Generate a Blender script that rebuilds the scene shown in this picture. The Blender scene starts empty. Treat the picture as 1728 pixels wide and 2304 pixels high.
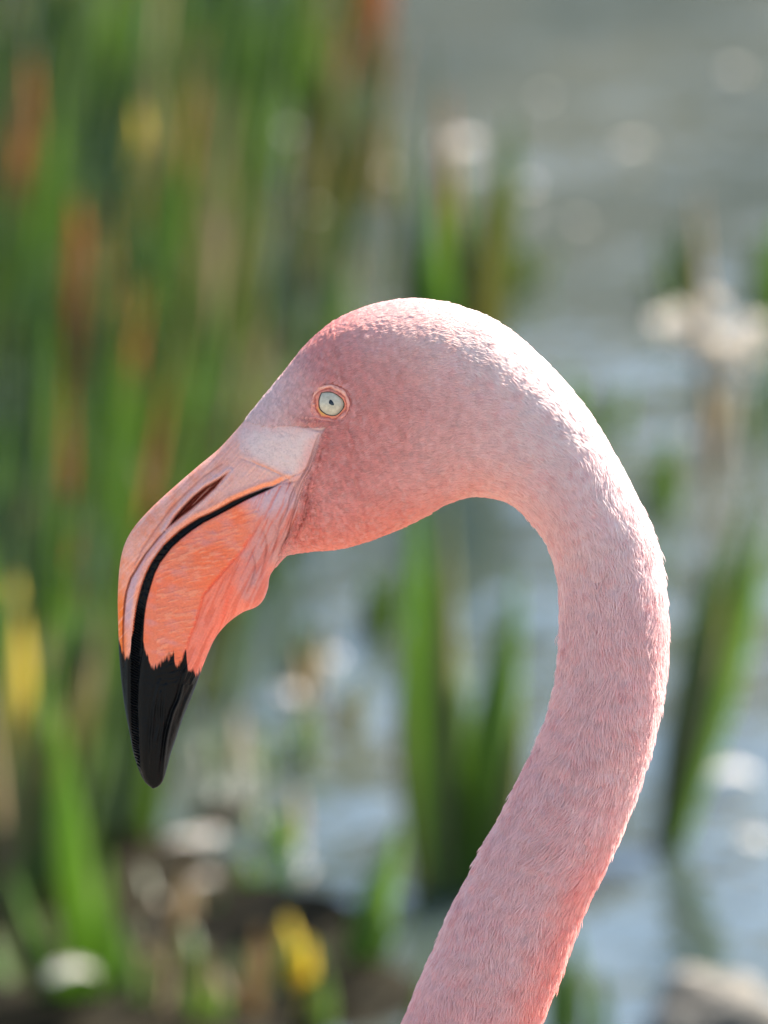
import bpy, math, random
import numpy as np
from mathutils import Vector, Matrix

# ------------------------------------------------------------------ camera, sky, sun, exposure
scene = bpy.context.scene
S = 0.000135                      # metres per photograph pixel at the bird
D = 3.0                           # camera to bird, metres
PITCH = math.radians(12.0)        # the camera looks down on the pond
CU, CV = 864.0, 1152.0
FWD = np.array([0.0, math.cos(PITCH), -math.sin(PITCH)])
UP = np.array([0.0, math.sin(PITCH), math.cos(PITCH)])
RIGHT = np.array([1.0, 0.0, 0.0])
ORG = np.array([0.0, 0.0, 1.0])   # centre of the picture on the bird
CAM = ORG - D * FWD

cam_data = bpy.data.cameras.new("camera")
cam = bpy.data.objects.new("camera", cam_data)
scene.collection.objects.link(cam)
cam.location = CAM
cam.rotation_euler = (math.pi / 2 - PITCH, 0, 0)
cam_data.sensor_fit = 'HORIZONTAL'
cam_data.sensor_width = 24.0
cam_data.lens = 24.0 * D / (1728 * S)
cam_data.clip_start = 0.05
cam_data.clip_end = 2000.0
cam_data.dof.use_dof = True
cam_data.dof.focus_distance = D - 0.012
cam_data.dof.aperture_fstop = cam_data.lens / 21.0
scene.camera = cam

SUN = np.array([0.50, 0.56, 0.66]); SUN /= np.linalg.norm(SUN)
sun_el = math.asin(SUN[2]); sun_az = math.atan2(SUN[0], SUN[1])
world = bpy.data.worlds.new("World"); scene.world = world
world.use_nodes = True
wn = world.node_tree.nodes; wl = world.node_tree.links
sky = wn.new("ShaderNodeTexSky"); sky.sky_type = 'NISHITA'
sky.sun_disc = False
sky.sun_elevation = sun_el
sky.sun_rotation = sun_az
sky.air_density = 1.0; sky.dust_density = 0.7; sky.ozone_density = 1.0
wn["Background"].inputs["Strength"].default_value = 0.085
wl.new(sky.outputs[0], wn["Background"].inputs["Color"])

sd = bpy.data.lights.new("sun", 'SUN'); sd.energy = 5.0; sd.angle = math.radians(0.53)
sd.color = (1.0, 0.93, 0.82)
so = bpy.data.objects.new("sun", sd); scene.collection.objects.link(so)
so.rotation_euler = Vector(SUN).to_track_quat('Z', 'Y').to_euler()
so.location = (4, 6, 8)

scene.view_settings.view_transform = 'Standard'
scene.view_settings.look = 'None'
scene.view_settings.gamma = 1.0
scene.view_settings.use_curve_mapping = False
scene.view_settings.exposure = 1.95
scene.render.engine = 'CYCLES'
cy = scene.cycles
cy.use_denoising = True
try:
    cy.denoiser = 'OPENIMAGEDENOISE'
    cy.denoising_input_passes = 'RGB_ALBEDO_NORMAL'
except Exception:
    pass
cy.max_bounces = 8
cy.sample_clamp_indirect = 6.0
scene.cycles_curves.shape = 'THICK'
try:
    scene.cycles_curves.subdivisions = 2
except Exception:
    pass

rng = np.random.default_rng(11)
random.seed(5)
COL = scene.collection

# ------------------------------------------------------------------ helpers
def world_pt(u, v, w=0.0):
    """bird-local picture units (right, down, towards the viewer) -> metres"""
    u = np.asarray(u, float); v = np.asarray(v, float); w = np.asarray(w, float)
    return (ORG + ((u - CU) * S)[..., None] * RIGHT + ((CV - v) * S)[..., None] * UP
            - (w * S)[..., None] * FWD)

def ground(u, v, z=0.0):
    """where the sight line through a picture point meets the pond"""
    d = FWD * D + RIGHT * (u - CU) * S + UP * (CV - v) * S
    t = (z - CAM[2]) / d[2]
    return CAM + d * t

def at_depth(u, v, y):
    d = FWD * D + RIGHT * (u - CU) * S + UP * (CV - v) * S
    return CAM + d * ((y - CAM[1]) / d[1])

def lin(c):
    c = np.asarray(c, float) / 255.0
    return np.where(c <= 0.04045, c / 12.92, ((c + 0.055) / 1.055) ** 2.4)

def sstep(a, b, x):
    t = np.clip((x - a) / (b - a), 0, 1)
    return t * t * (3 - 2 * t)

def vnoise(x, y, seed=0):
    xi = np.floor(x).astype(np.int64); yi = np.floor(y).astype(np.int64)
    fx = x - xi; fy = y - yi
    fx = fx * fx * (3 - 2 * fx); fy = fy * fy * (3 - 2 * fy)
    def h(a, b):
        n = (a * 374761393 + b * 668265263 + seed * 1442695041) & 0xFFFFFFFF
        n = ((n ^ (n >> 13)) * 1274126177) & 0xFFFFFFFF
        return ((n ^ (n >> 16)) & 0xFFFF) / 65535.0
    a = h(xi, yi); b = h(xi + 1, yi); c = h(xi, yi + 1); d = h(xi + 1, yi + 1)
    return (a * (1 - fx) + b * fx) * (1 - fy) + (c * (1 - fx) + d * fx) * fy

def fbm(x, y, seed=0, oct=3):
    s = 0; amp = 0.5; tot = 0
    for k in range(oct):
        s = s + amp * vnoise(x * 2 ** k, y * 2 ** k, seed + k * 17); tot += amp; amp *= 0.5
    return s / tot

def polydist(u, v, pts, margin=60.0):
    """distance to a polyline, signed (positive on the right-hand side going along it in picture space), and the position along it"""
    pts = np.asarray(pts, float)
    lo = pts.min(0) - margin; hi = pts.max(0) + margin
    sel = np.nonzero((u > lo[0]) & (u < hi[0]) & (v > lo[1]) & (v < hi[1]))[0]
    dist = np.full(u.shape, 1e6); sgn = np.ones(u.shape); par = np.zeros(u.shape)
    if len(sel) == 0:
        return dist, par
    x = u[sel]; y = v[sel]
    best = np.full(x.shape, 1e12); bs = np.ones(x.shape); bp = np.zeros(x.shape)
    L = np.concatenate([[0], np.cumsum(np.hypot(*(pts[1:] - pts[:-1]).T))])
    for i in range(len(pts) - 1):
        a = pts[i]; d = pts[i + 1] - a; n2 = d @ d
        t = np.clip(((x - a[0]) * d[0] + (y - a[1]) * d[1]) / n2, 0, 1)
        ex = x - a[0] - t * d[0]; ey = y - a[1] - t * d[1]
        q = ex * ex + ey * ey
        m = q < best
        best = np.where(m, q, best)
        bs = np.where(m, np.where(d[0] * ey - d[1] * ex >= 0, 1.0, -1.0), bs)
        bp = np.where(m, (L[i] + t * math.sqrt(n2)) / L[-1], bp)
    dist[sel] = np.sqrt(best) * bs; par[sel] = bp
    return dist, par

def inpoly(u, v, poly):
    poly = np.asarray(poly, float)
    r = np.zeros(u.shape, bool)
    j = len(poly) - 1
    for i in range(len(poly)):
        xi, yi = poly[i]; xj, yj = poly[j]
        c = ((yi > v) != (yj > v)) & (u < (xj - xi) * (v - yi) / (yj - yi + 1e-12) + xi)
        r ^= c; j = i
    return r

def catmull(pts, n=12):
    p = np.asarray(pts, float)
    p = np.vstack([2 * p[0] - p[1], p, 2 * p[-1] - p[-2]])
    out = []
    for i in range(1, len(p) - 2):
        t = np.linspace(0, 1, n, endpoint=False)[:, None]
        a, b, c, d = p[i - 1], p[i], p[i + 1], p[i + 2]
        out.append(0.5 * (2 * b + (c - a) * t + (2 * a - 5 * b + 4 * c - d) * t ** 2 + (3 * b - a - 3 * c + d) * t ** 3))
    out.append(p[-2][None])
    return np.vstack(out)

def mesh_object(name, verts, faces, mat, parent=None, loc=None, smooth=True, colors=None, normals=None):
    """verts in metres; faces an (n,3) or (n,4) int array (or list)"""
    verts = np.asarray(verts, np.float32)
    if loc is not None:
        verts = verts - np.asarray(loc, np.float32)
    me = bpy.data.meshes.new(name)
    faces = np.asarray(faces, np.int32)
    nf, k = faces.shape
    me.vertices.add(len(verts)); me.vertices.foreach_set("co", verts.ravel())
    me.loops.add(nf * k); me.loops.foreach_set("vertex_index", faces.ravel())
    me.polygons.add(nf)
    me.polygons.foreach_set("loop_start", np.arange(0, nf * k, k, dtype=np.int32))
    me.polygons.foreach_set("use_smooth", np.full(nf, smooth))
    me.update(calc_edges=True)
    me.validate()
    if colors is not None:
        a = me.attributes.new("pigment", 'FLOAT_COLOR', 'POINT')
        c = np.ones((len(verts), 4), np.float32); c[:, :3] = colors
        a.data.foreach_set("color", c.ravel())
    if normals is not None:
        me.normals_split_custom_set_from_vertices([tuple(x) for x in normals])
    if mat is not None:
        me.materials.append(mat)
    ob = bpy.data.objects.new(name, me)
    COL.objects.link(ob)
    if parent is not None:
        ob.parent = parent
    return ob

def thing(name, label, category, loc, group=None):
    o = bpy.data.objects.new(name, None)
    o.empty_display_size = 0.05
    COL.objects.link(o); o.location = loc
    o["label"] = label; o["category"] = category
    if group:
        o["group"] = group
    return o

def material(name):
    m = bpy.data.materials.new(name); m.use_nodes = True
    return m, m.node_tree.nodes, m.node_tree.links, m.node_tree.nodes["Principled BSDF"]

def noise_node(n, l, scale, detail=4.0, rough=0.55, coord=None):
    t = n.new("ShaderNodeTexNoise")
    t.inputs["Scale"].default_value = scale; t.inputs["Detail"].default_value = detail
    t.inputs["Roughness"].default_value = rough
    if coord is not None:
        l.new(coord, t.inputs["Vector"])
    return t

def ramp_node(n, stops):
    r = n.new("ShaderNodeValToRGB")
    e = r.color_ramp.elements
    while len(e) < len(stops):
        e.new(0.5)
    for i, (p, c) in enumerate(stops):
        e[i].position = p; e[i].color = (*c, 1)
    return r

# ------------------------------------------------------------------ materials of the place
def water_material():
    m, n, l, b = material("pond_water")
    geo = n.new("ShaderNodeNewGeometry")
    mp = n.new("ShaderNodeMapping"); l.new(geo.outputs["Position"], mp.inputs["Vector"])
    mp.inputs["Scale"].default_value = (1.0, 0.55, 1.0)
    n1 = noise_node(n, l, 2.2, 3, 0.5, mp.outputs[0])
    n0 = noise_node(n, l, 2.6, 2, 0.5, mp.outputs[0])
    r = ramp_node(n, [(0.35, (0.024, 0.038, 0.038)), (0.65, (0.055, 0.064, 0.055))])
    l.new(n1.outputs["Fac"], r.inputs["Fac"]); l.new(r.outputs[0], b.inputs["Base Color"])
    b.inputs["Roughness"].default_value = 0.07
    b.inputs["IOR"].default_value = 1.333
    n2 = noise_node(n, l, 9.0, 3, 0.55, mp.outputs[0])
    n3 = noise_node(n, l, 34.0, 2, 0.5, mp.outputs[0])
    ad = n.new("ShaderNodeMath"); ad.operation = 'MULTIPLY_ADD'
    l.new(n3.outputs["Fac"], ad.inputs[0]); ad.inputs[1].default_value = 0.22
    a0 = n.new("ShaderNodeMath"); a0.operation = 'MULTIPLY_ADD'
    l.new(n0.outputs["Fac"], a0.inputs[0]); a0.inputs[1].default_value = 3.6
    l.new(n2.outputs["Fac"], a0.inputs[2]); l.new(a0.outputs[0], ad.inputs[2])
    bu = n.new("ShaderNodeBump"); bu.inputs["Strength"].default_value = 1.0
    bu.inputs["Distance"].default_value = 0.0090
    l.new(ad.outputs[0], bu.inputs["Height"]); l.new(bu.outputs[0], b.inputs["Normal"])
    return m

def ground_material(name, c1, c2, scale, bump=0.02, spec=0.5):
    m, n, l, b = material(name)
    geo = n.new("ShaderNodeNewGeometry")
    n1 = noise_node(n, l, scale, 6, 0.6, geo.outputs["Position"])
    r = ramp_node(n, [(0.3, c1), (0.7, c2)])
    l.new(n1.outputs["Fac"], r.inputs["Fac"]); l.new(r.outputs[0], b.inputs["Base Color"])
    b.inputs["Roughness"].default_value = 0.8
    b.inputs["Specular IOR Level"].default_value = spec
    bu = n.new("ShaderNodeBump"); bu.inputs["Distance"].default_value = bump
    l.new(n1.outputs["Fac"], bu.inputs["Height"]); l.new(bu.outputs[0], b.inputs["Normal"])
    return m

def leaf_material(name, c1, c2, trans=0.45, tint=(2.1, 1.85, 1.35)):
    m, n, l, b = material(name)
    tc = n.new("ShaderNodeTexCoord")
    n1 = noise_node(n, l, 5.0, 3, 0.6, tc.outputs["Object"])
    r = ramp_node(n, [(0.3, c1), (0.7, c2)])
    l.new(n1.outputs["Fac"], r.inputs["Fac"]); l.new(r.outputs[0], b.inputs["Base Color"])
    b.inputs["Roughness"].default_value = 0.45
    tr = n.new("ShaderNodeBsdfTranslucent")
    bc = n.new("ShaderNodeMixRGB"); bc.blend_type = 'MULTIPLY'; bc.inputs[0].default_value = 1.0
    l.new(r.outputs[0], bc.inputs[1]); bc.inputs[2].default_value = (*tint, 1)
    l.new(bc.outputs[0], tr.inputs["Color"])
    mx = n.new("ShaderNodeMixShader"); mx.inputs[0].default_value = trans
    l.new(b.outputs[0], mx.inputs[1]); l.new(tr.outputs[0], mx.inputs[2])
    l.new(mx.outputs[0], n["Material Output"].inputs["Surface"])
    return m

LEAF = {
    'green': leaf_material("reed_green", (0.075, 0.130, 0.038), (0.120, 0.180, 0.066), 0.58),
    'bright': leaf_material("reed_bright_green", (0.105, 0.190, 0.036), (0.145, 0.235, 0.058), 0.55),
    'dark': leaf_material("reed_dark_green", (0.040, 0.082, 0.028), (0.062, 0.112, 0.042), 0.45),
    'olive': leaf_material("reed_olive", (0.125, 0.150, 0.055), (0.190, 0.190, 0.095), 0.5),
    'orange': leaf_material("reed_withered_orange", (0.330, 0.150, 0.045), (0.420, 0.220, 0.080), 0.45, (1.6, 1.4, 1.1)),
    'yellow': leaf_material("reed_yellow", (0.560, 0.430, 0.040), (0.640, 0.500, 0.070), 0.45, (1.3, 1.3, 1.1)),
    'straw': leaf_material("reed_straw", (0.260, 0.200, 0.120), (0.360, 0.290, 0.180), 0.4, (1.5, 1.4, 1.2)),
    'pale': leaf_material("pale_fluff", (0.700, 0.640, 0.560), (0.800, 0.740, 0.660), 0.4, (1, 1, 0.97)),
}

# ------------------------------------------------------------------ the setting
def grid_sheet(name, x0, x1, y0, y1, nx, ny, zf, mat, kind="structure"):
    xs = np.linspace(x0, x1, nx); ys = np.linspace(y0, y1, ny)
    X, Y = np.meshgrid(xs, ys)
    Z = zf(X, Y)
    V = np.stack([X, Y, Z], -1).reshape(-1, 3)
    i = np.arange(ny - 1)[:, None] * nx + np.arange(nx - 1)[None]
    F = np.stack([i, i + 1, i + nx + 1, i + nx], -1).reshape(-1, 4)
    o = mesh_object(name, V, F, mat)
    o["kind"] = kind
    return o

water = grid_sheet("water", -400, 400, -60, 900, 3, 3, lambda x, y: x * 0.0, water_material())
water["label"] = "rippled grey blue pond water behind the flamingo"

def bank_z(X, Y):
    rise = sstep(19.0, 27.0, Y + 2.0 * fbm(X * 0.12, Y * 0.0, 3))
    return -0.3 + rise * (4.5 + 1.8 * fbm(X * 0.22, Y * 0.2, 9) + 0.5 * fbm(X * 1.4, Y * 1.4, 21))
far_bank = grid_sheet("far_bank", -60, 60, 17, 70, 240, 110, bank_z,
                      ground_material("bank_grass", (0.070, 0.070, 0.038), (0.170, 0.140, 0.085), 1.2, 0.1))
far_bank["label"] = "olive grassy bank on the far side of the pond"

def near_z(X, Y):  # unseen sandy shore, added to bounce warm fill onto the bird
    return 0.012 + 0.03 * sstep(1.6, -2.0, Y) + 0.02 * (fbm(X * 2.0, Y * 2.0, 77) - 0.5) - 0.10 * sstep(1.0, 2.2, Y + 0.5 * (fbm(X * 1.2, X * 0.0, 78) - 0.5))
bounce_bank = grid_sheet("bounce_bank", -40, 40, -50, 2.3, 160, 200, near_z,
                       ground_material("pale_sand", (0.24, 0.21, 0.17), (0.34, 0.30, 0.25), 9.0, 0.01))
bounce_bank["label"] = "unseen pale sandy shore under the flamingo, added to bounce warm light"
def mud_z(X, Y):
    # low mud island among the reeds, left of the bird
    d = (X + 0.14) / 0.19
    e = (Y - 3.25) / 0.75
    q = 1.0 - np.sqrt(d * d + e * e) + 1.5 * (fbm(X * 9, Y * 5, 31) - 0.5)
    return -0.06 + 0.078 * sstep(-0.25, 0.6, q) + 0.022 * (fbm(X * 22, Y * 22, 5) - 0.5)
mud = grid_sheet("mud_bank", -1.1, 0.25, 1.9, 4.6, 140, 260, mud_z,
                 ground_material("wet_mud", (0.007, 0.006, 0.003), (0.020, 0.016, 0.008), 16.0, 0.012, 0.03))
mud["label"] = "low brown mud bank among the reeds"

# ------------------------------------------------------------------ reeds
def leaf_mesh(base, tip, width, bow, facing, seg=12, curl=0.0):
    """blade from base to tip; bow pushes the middle sideways, the upper end droops"""
    base = np.asarray(base, float); tip = np.asarray(tip, float)
    t = np.linspace(0, 1, seg + 1)[:, None]
    ax = tip - base; L = np.linalg.norm(ax)
    side = np.array([math.cos(facing), math.sin(facing), 0.0])
    nrm = np.array([-math.sin(facing), math.cos(facing), 0.0])
    mid = base + ax * t + bow * L * (np.sin(np.pi * t) * 0.5) * np.array([1, 0.3, 0]) + curl * L * (t ** 3) * np.array([0, 0, -1.0]) * t
    wd = width * np.clip(0.55 + 0.9 * t[:, 0], 0, 1.0) * np.clip((1 - t[:, 0]) * 2.6, 0, 1) ** 0.7
    wd = np.maximum(wd, 0.0004)
    th = 0.14 * wd
    l_ = mid + side * wd[:, None] * 0.5 + nrm * th[:, None]
    r_ = mid - side * wd[:, None] * 0.5 + nrm * th[:, None]
    k_ = mid - nrm * th[:, None] * 0.6           # keel under the fold
    f_ = mid + nrm * th[:, None] * 0.4
    V = np.stack([l_, f_, r_, k_], 1).reshape(-1, 3)
    F = []
    for i in range(seg):
        a = i * 4; b = a + 4
        for j in range(4):
            k = (j + 1) % 4
            F.append((a + j, a + k, b + k, b + j))
    return V, np.array(F)

def add_leaf(root, rl, base, tip, width, colour, bow=0.0, facing=None, curl=0.0):
    if facing is None:
        facing = random.uniform(-0.9, 0.9)
    V, F = leaf_mesh(base, tip, width, bow, facing, curl=curl)
    return mesh_object("leaf", V, F, LEAF[colour], root, rl)

def reed_plant(label, group, base_uv, leaves, name="reed_plant", category="reeds", z=-0.03):
    """leaves: (du of base, tip u, tip v, width m, colour, bow)"""
    b = ground(*base_uv)
    root = thing(name, label, category, (b[0], b[1], 0.0), group)
    for du, tu, tv, w, c, bow in leaves:
        p = ground(base_uv[0] + du, base_uv[1])
        p[2] = z
        q = at_depth(tu, tv, p[1] + random.uniform(-0.06, 0.10))
        add_leaf(root, (b[0], b[1], 0.0), p, q, w, c, bow)
    return root

# plants that can be told apart in the photograph
reed_plant("tall reed clump with a brown withered tip standing behind the flamingo's crown", None, (1015, 1010), [
    (-40, 905, 240, 0.020, 'green', -0.02), (-5, 962, 50, 0.014, 'olive', 0.0), (0, 1003, 190, 0.018, 'orange', 0.02),
    (-20, 985, 400, 0.026, 'bright', -0.02), (5, 1005, 450, 0.022, 'bright', 0.02), (30, 1155, 230, 0.032, 'green', 0.03),
    (25, 1085, 420, 0.026, 'dark', 0.04), (15, 1040, 540, 0.024, 'green', 0.02), (35, 1120, 330, 0.026, 'olive', 0.03),
    (-40, 935, 600, 0.036, 'green', -0.02), (-10, 965, 520, 0.036, 'bright', 0.0), (20, 1020, 330, 0.030, 'bright', 0.01)])
reed_plant("green reed clump seen in the gap below the flamingo's throat", None, (1030, 2010), [
    (-50, 935, 1080, 0.030, 'bright', -0.02), (-20, 1005, 1090, 0.026, 'olive', 0.0), (-30, 985, 1260, 0.032, 'bright', 0.0),
    (20, 1010, 1360, 0.028, 'bright', 0.02), (60, 1165, 1270, 0.032, 'bright', 0.02), (30, 1130, 1400, 0.030, 'bright', 0.0),
    (80, 1190, 1540, 0.020, 'olive', 0.02), (-10, 1050, 1540, 0.022, 'bright', 0.02), (-70, 905, 1400, 0.022, 'olive', -0.02),
    (50, 1085, 1680, 0.026, 'green', 0.02)])
reed_plant("dark reed leaning over the water to the right of the flamingo's neck", None, (1480, 1905), [
    (0, 1690, 1090, 0.028, 'green', -0.03), (6, 1735, 1150, 0.026, 'bright', 0.02), (-4, 1640, 1290, 0.024, 'olive', 0.0),
    (10, 1600, 1220, 0.020, 'dark', -0.02), (0, 1560, 1420, 0.020, 'dark', 0.0)])
reed_plant("short green tuft at the far right beyond the pale seed head", None, (1722, 740), [
    (-10, 1718, 520, 0.028, 'green', 0.02), (20, 1760, 470, 0.028, 'bright', 0.0), (6, 1700, 600, 0.022, 'green', 0.0), (40, 1790, 560, 0.024, 'dark', 0.0)])
reed_plant("thin dark tuft beside the stem of the pale seed head", None, (1545, 680), [
    (-20, 1490, 520, 0.014, 'green', 0.02), (0, 1540, 480, 0.018, 'dark', 0.0), (20, 1560, 560, 0.020, 'dark', 0.02), (-30, 1450, 600, 0.014, 'green', 0.0)])
reed_plant("bent bright green blades with a single yellow leaf low on the water", None, (760, 2215), [
    (-10, 900, 1850, 0.028, 'bright', 0.03), (70, 890, 1880, 0.020, 'green', 0.0), (40, 865, 1940, 0.022, 'bright', 0.02),
    (-85, 645, 2060, 0.022, 'yellow', -0.02), (-95, 690, 2110, 0.018, 'yellow', 0.0), (-60, 610, 2130, 0.016, 'green', -0.02),
    (20, 940, 2000, 0.010, 'green', 0.02)])
reed_plant("broad bright green blades rising beside the mud bank", None, (215, 2290), [
    (0, 130, 1580, 0.024, 'bright', -0.03), (20, 170, 1760, 0.016, 'bright', 0.0), (-60, 20, 1950, 0.018, 'bright', 0.0),
    (40, 270, 2080, 0.016, 'bright', 0.02), (-110, 90, 2050, 0.020, 'green', 0.0), (70, 380, 2160, 0.013, 'green', 0.03),
    (-150, -20, 2090, 0.026, 'bright', 0.0), (-20, 240, 1900, 0.020, 'bright', 0.02), (-190, 40, 2160, 0.024, 'green', 0.02), (10, 120, 2140, 0.022, 'bright', -0.02)])
reed_plant("withered orange reed with one tall glowing blade", None, (50, 800), [
    (0, 68, 110, 0.030, 'orange', 0.0), (-14, 40, 270, 0.026, 'orange', -0.02), (22, 130, 180, 0.020, 'bright', 0.02)])
reed_plant("shorter withered orange reed blade among the green reeds", None, (215, 1130), [
    (0, 170, 430, 0.026, 'orange', 0.0), (12, 210, 520, 0.018, 'straw', 0.02), (-8, 150, 560, 0.018, 'green', 0.0)])
reed_plant("reed clump with a small yellow leaf tip", None, (340, 900), [
    (0, 312, 230, 0.028, 'yellow', 0.0), (10, 340, 130, 0.024, 'straw', 0.02), (-10, 290, 340, 0.022, 'olive', 0.0)])
reed_plant("yellow withered blade at the foot of the reeds by the mud bank", None, (90, 1850), [
    (0, 110, 1590, 0.026, 'yellow', 0.0), (-20, 60, 1560, 0.018, 'olive', 0.0), (-30, 20, 1240, 0.020, 'yellow', 0.0)])
reed_plant("loose green blades at the water's edge below the flamingo's neck", None, (1300, 2330), [
    (0, 1290, 2080, 0.018, 'green', 0.0), (-50, 1245, 2150, 0.016, 'green', 0.0), (40, 1350, 2180, 0.014, 'green', 0.02)])

# the reed bed on the left: clumps that only their place tells apart
random.seed(21)
KINDS = [
    ("upright green reed clump in the dense reed bed", ['green'] * 6 + ['bright'] * 2 + ['dark'] * 2),
    ("dark green reed clump in the dense reed bed", ['dark'] * 5 + ['green'] * 2),  # mostly dark green blades, some mid green
    ("fresh yellow green reed clump in the dense reed bed", ['bright'] * 5 + ['green'] * 2 + ['olive']),
    ("olive reed clump with dry straw blades in the reed bed", ['olive'] * 4 + ['straw'] * 3 + ['green'] * 2),
    ("green reed clump mixed with withered orange blades in the reed bed", ['green'] * 4 + ['olive'] * 2 + ['orange'] * 2),
]
order = [0, 2, 3, 0, 1, 2, 4, 0, 3, 2, 1]
spots = []
for v0, u_lo, u_hi, n in ((260, -20, 840, 7), (480, -30, 800, 7), (700, -40, 700, 6), (920, -40, 660, 6), (1150, -40, 640, 6), (1380, -40, 600, 5), (1600, -40, 440, 5), (1840, -60, 330, 3), (2080, -60, 60, 2), (600, -1000, -100, 6), (1100, -1000, -100, 6), (1600, -900, -100, 5)):
    for k in range(n):
        spots.append((u_lo + (u_hi - u_lo) * (k + random.uniform(0.15, 0.85)) / n, v0 + random.uniform(-90, 90)))
for si, (bu_, bv_) in enumerate(spots):
    lab_, pal_ = KINDS[order[si % len(order)]]
    lv = []
    for k in range(random.randint(12, 16) if bu_ > -60 else 7):
        h = random.uniform(300, 760) * (0.62 if bu_ > 520 else 1.0)
        du = random.uniform(-85, 85)
        c_ = pal_[-1] if (k == 0 and pal_[-1] == 'orange') else random.choice(pal_)
        lv.append((du, bu_ + du * 1.4 + random.uniform(-10, 170) * h / 600, bv_ - h, random.uniform(0.007, 0.015), c_, random.uniform(-0.03, 0.05)))
    reed_plant(lab_, lab_.replace("clump", "clumps"), (bu_, bv_), lv)

# low plants scattered on the open water
for (bu_, bv_, hh) in ((800, 640, 180), (730, 820, 200), (700, 1560, 170), (870, 1420, 150), (640, 1700, 120), (1330, 980, 150), (1660, 1010, 170), (1500, 1150, 200), (1180, 640, 110), (560, 2280, 150), (700, 2300, 130), (420, 2310, 170), (330, 2200, 150), (960, 2300, 120), (540, 2060, 140), (620, 1900, 120), (480, 2240, 170), (380, 2120, 160), (620, 2200, 140), (300, 2300, 190), (530, 1760, 150), (780, 1640, 130)):
    lv = []
    for k in range(5):
        du = random.uniform(-45, 45)
        lv.append((du, bu_ + du * 1.6 + random.uniform(-10, 40), bv_ - hh * random.uniform(0.5, 1.1), random.uniform(0.010, 0.018), random.choice(['green', 'olive', 'bright', 'green', 'straw']), random.uniform(-0.05, 0.05)))
    reed_plant("small sparse sedge tuft growing apart from the dense reed bed", "sedge tufts outside the reed bed", (bu_, bv_), lv, name="sedge_tuft", category="sedge")

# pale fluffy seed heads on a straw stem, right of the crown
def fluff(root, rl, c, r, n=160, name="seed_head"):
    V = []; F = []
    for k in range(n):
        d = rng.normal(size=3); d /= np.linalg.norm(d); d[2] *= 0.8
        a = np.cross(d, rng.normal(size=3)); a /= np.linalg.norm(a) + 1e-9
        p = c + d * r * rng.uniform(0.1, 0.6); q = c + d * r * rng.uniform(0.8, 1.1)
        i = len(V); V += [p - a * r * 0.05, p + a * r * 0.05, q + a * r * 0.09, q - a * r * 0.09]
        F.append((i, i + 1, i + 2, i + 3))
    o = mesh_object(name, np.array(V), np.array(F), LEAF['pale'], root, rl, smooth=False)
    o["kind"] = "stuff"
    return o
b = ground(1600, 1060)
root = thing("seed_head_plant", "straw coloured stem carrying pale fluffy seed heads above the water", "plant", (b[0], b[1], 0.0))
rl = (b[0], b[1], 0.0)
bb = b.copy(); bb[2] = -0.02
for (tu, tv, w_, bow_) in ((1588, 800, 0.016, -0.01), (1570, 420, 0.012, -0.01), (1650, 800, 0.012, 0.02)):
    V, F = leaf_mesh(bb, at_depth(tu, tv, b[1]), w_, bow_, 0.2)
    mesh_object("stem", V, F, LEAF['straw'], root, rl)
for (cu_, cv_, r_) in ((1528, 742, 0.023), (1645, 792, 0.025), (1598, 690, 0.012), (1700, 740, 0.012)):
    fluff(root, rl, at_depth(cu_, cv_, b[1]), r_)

# pale feather-shaped meshes added in place of sun glints on water and mud
def glint_stand_in(u, v, length, yaw, label, z=0.012):  # feather-shaped stand-in added where the water would glint
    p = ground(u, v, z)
    root = thing("glint_stand_in", label, "glint stand-in", (p[0], p[1], z), None)
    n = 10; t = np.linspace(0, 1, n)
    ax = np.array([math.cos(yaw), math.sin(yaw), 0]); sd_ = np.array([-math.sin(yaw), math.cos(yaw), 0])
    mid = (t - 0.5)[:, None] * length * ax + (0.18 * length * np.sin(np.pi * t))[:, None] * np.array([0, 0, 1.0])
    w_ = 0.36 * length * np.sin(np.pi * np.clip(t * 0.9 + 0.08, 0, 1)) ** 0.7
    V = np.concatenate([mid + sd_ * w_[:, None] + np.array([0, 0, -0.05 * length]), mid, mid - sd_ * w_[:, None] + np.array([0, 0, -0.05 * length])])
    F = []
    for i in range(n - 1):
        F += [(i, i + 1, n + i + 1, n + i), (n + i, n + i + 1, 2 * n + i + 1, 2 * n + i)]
    mesh_object("glint_face", V, np.array(F), LEAF['pale'], root)
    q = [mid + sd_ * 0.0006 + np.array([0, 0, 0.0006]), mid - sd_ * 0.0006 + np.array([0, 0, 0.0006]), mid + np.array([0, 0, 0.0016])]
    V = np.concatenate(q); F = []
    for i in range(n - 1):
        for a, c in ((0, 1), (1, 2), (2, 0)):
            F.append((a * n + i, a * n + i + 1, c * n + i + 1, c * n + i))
    mesh_object("glint_ridge", V, np.array(F), LEAF['straw'], root)
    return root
glint_stand_in(410, 1892, 0.022, 0.2, "pale curled glint stand-in on the mud below the bill tip, smaller of two", 0.03)
glint_stand_in(470, 1885, 0.028, 1.1, "bright pale glint stand-in on the mud below the bill tip, beside a slightly smaller one", 0.03)
glint_stand_in(460, 1980, 0.018, 0.5, "small dull glint stand-in on the mud just under the pair of pale ones", 0.03)
glint_stand_in(160, 2190, 0.032, 0.4, "pale glint stand-in among the broad bright green blades", 0.06)
glint_stand_in(1640, 1745, 0.040, 0.1, "long pale stand-in for a water glint beyond the leaning dark reed")
glint_stand_in(150, 270, 0.050, 0.6, "whitish stand-in for a water glint behind the withered orange reed")
glint_stand_in(850, 400, 0.060, 0.2, "whitish stand-in for a water glint left of the tall reed with the brown tip")
glint_stand_in(1035, 330, 0.050, 0.9, "pale stand-in for a water glint just behind the tall reed with the brown tip")

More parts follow.
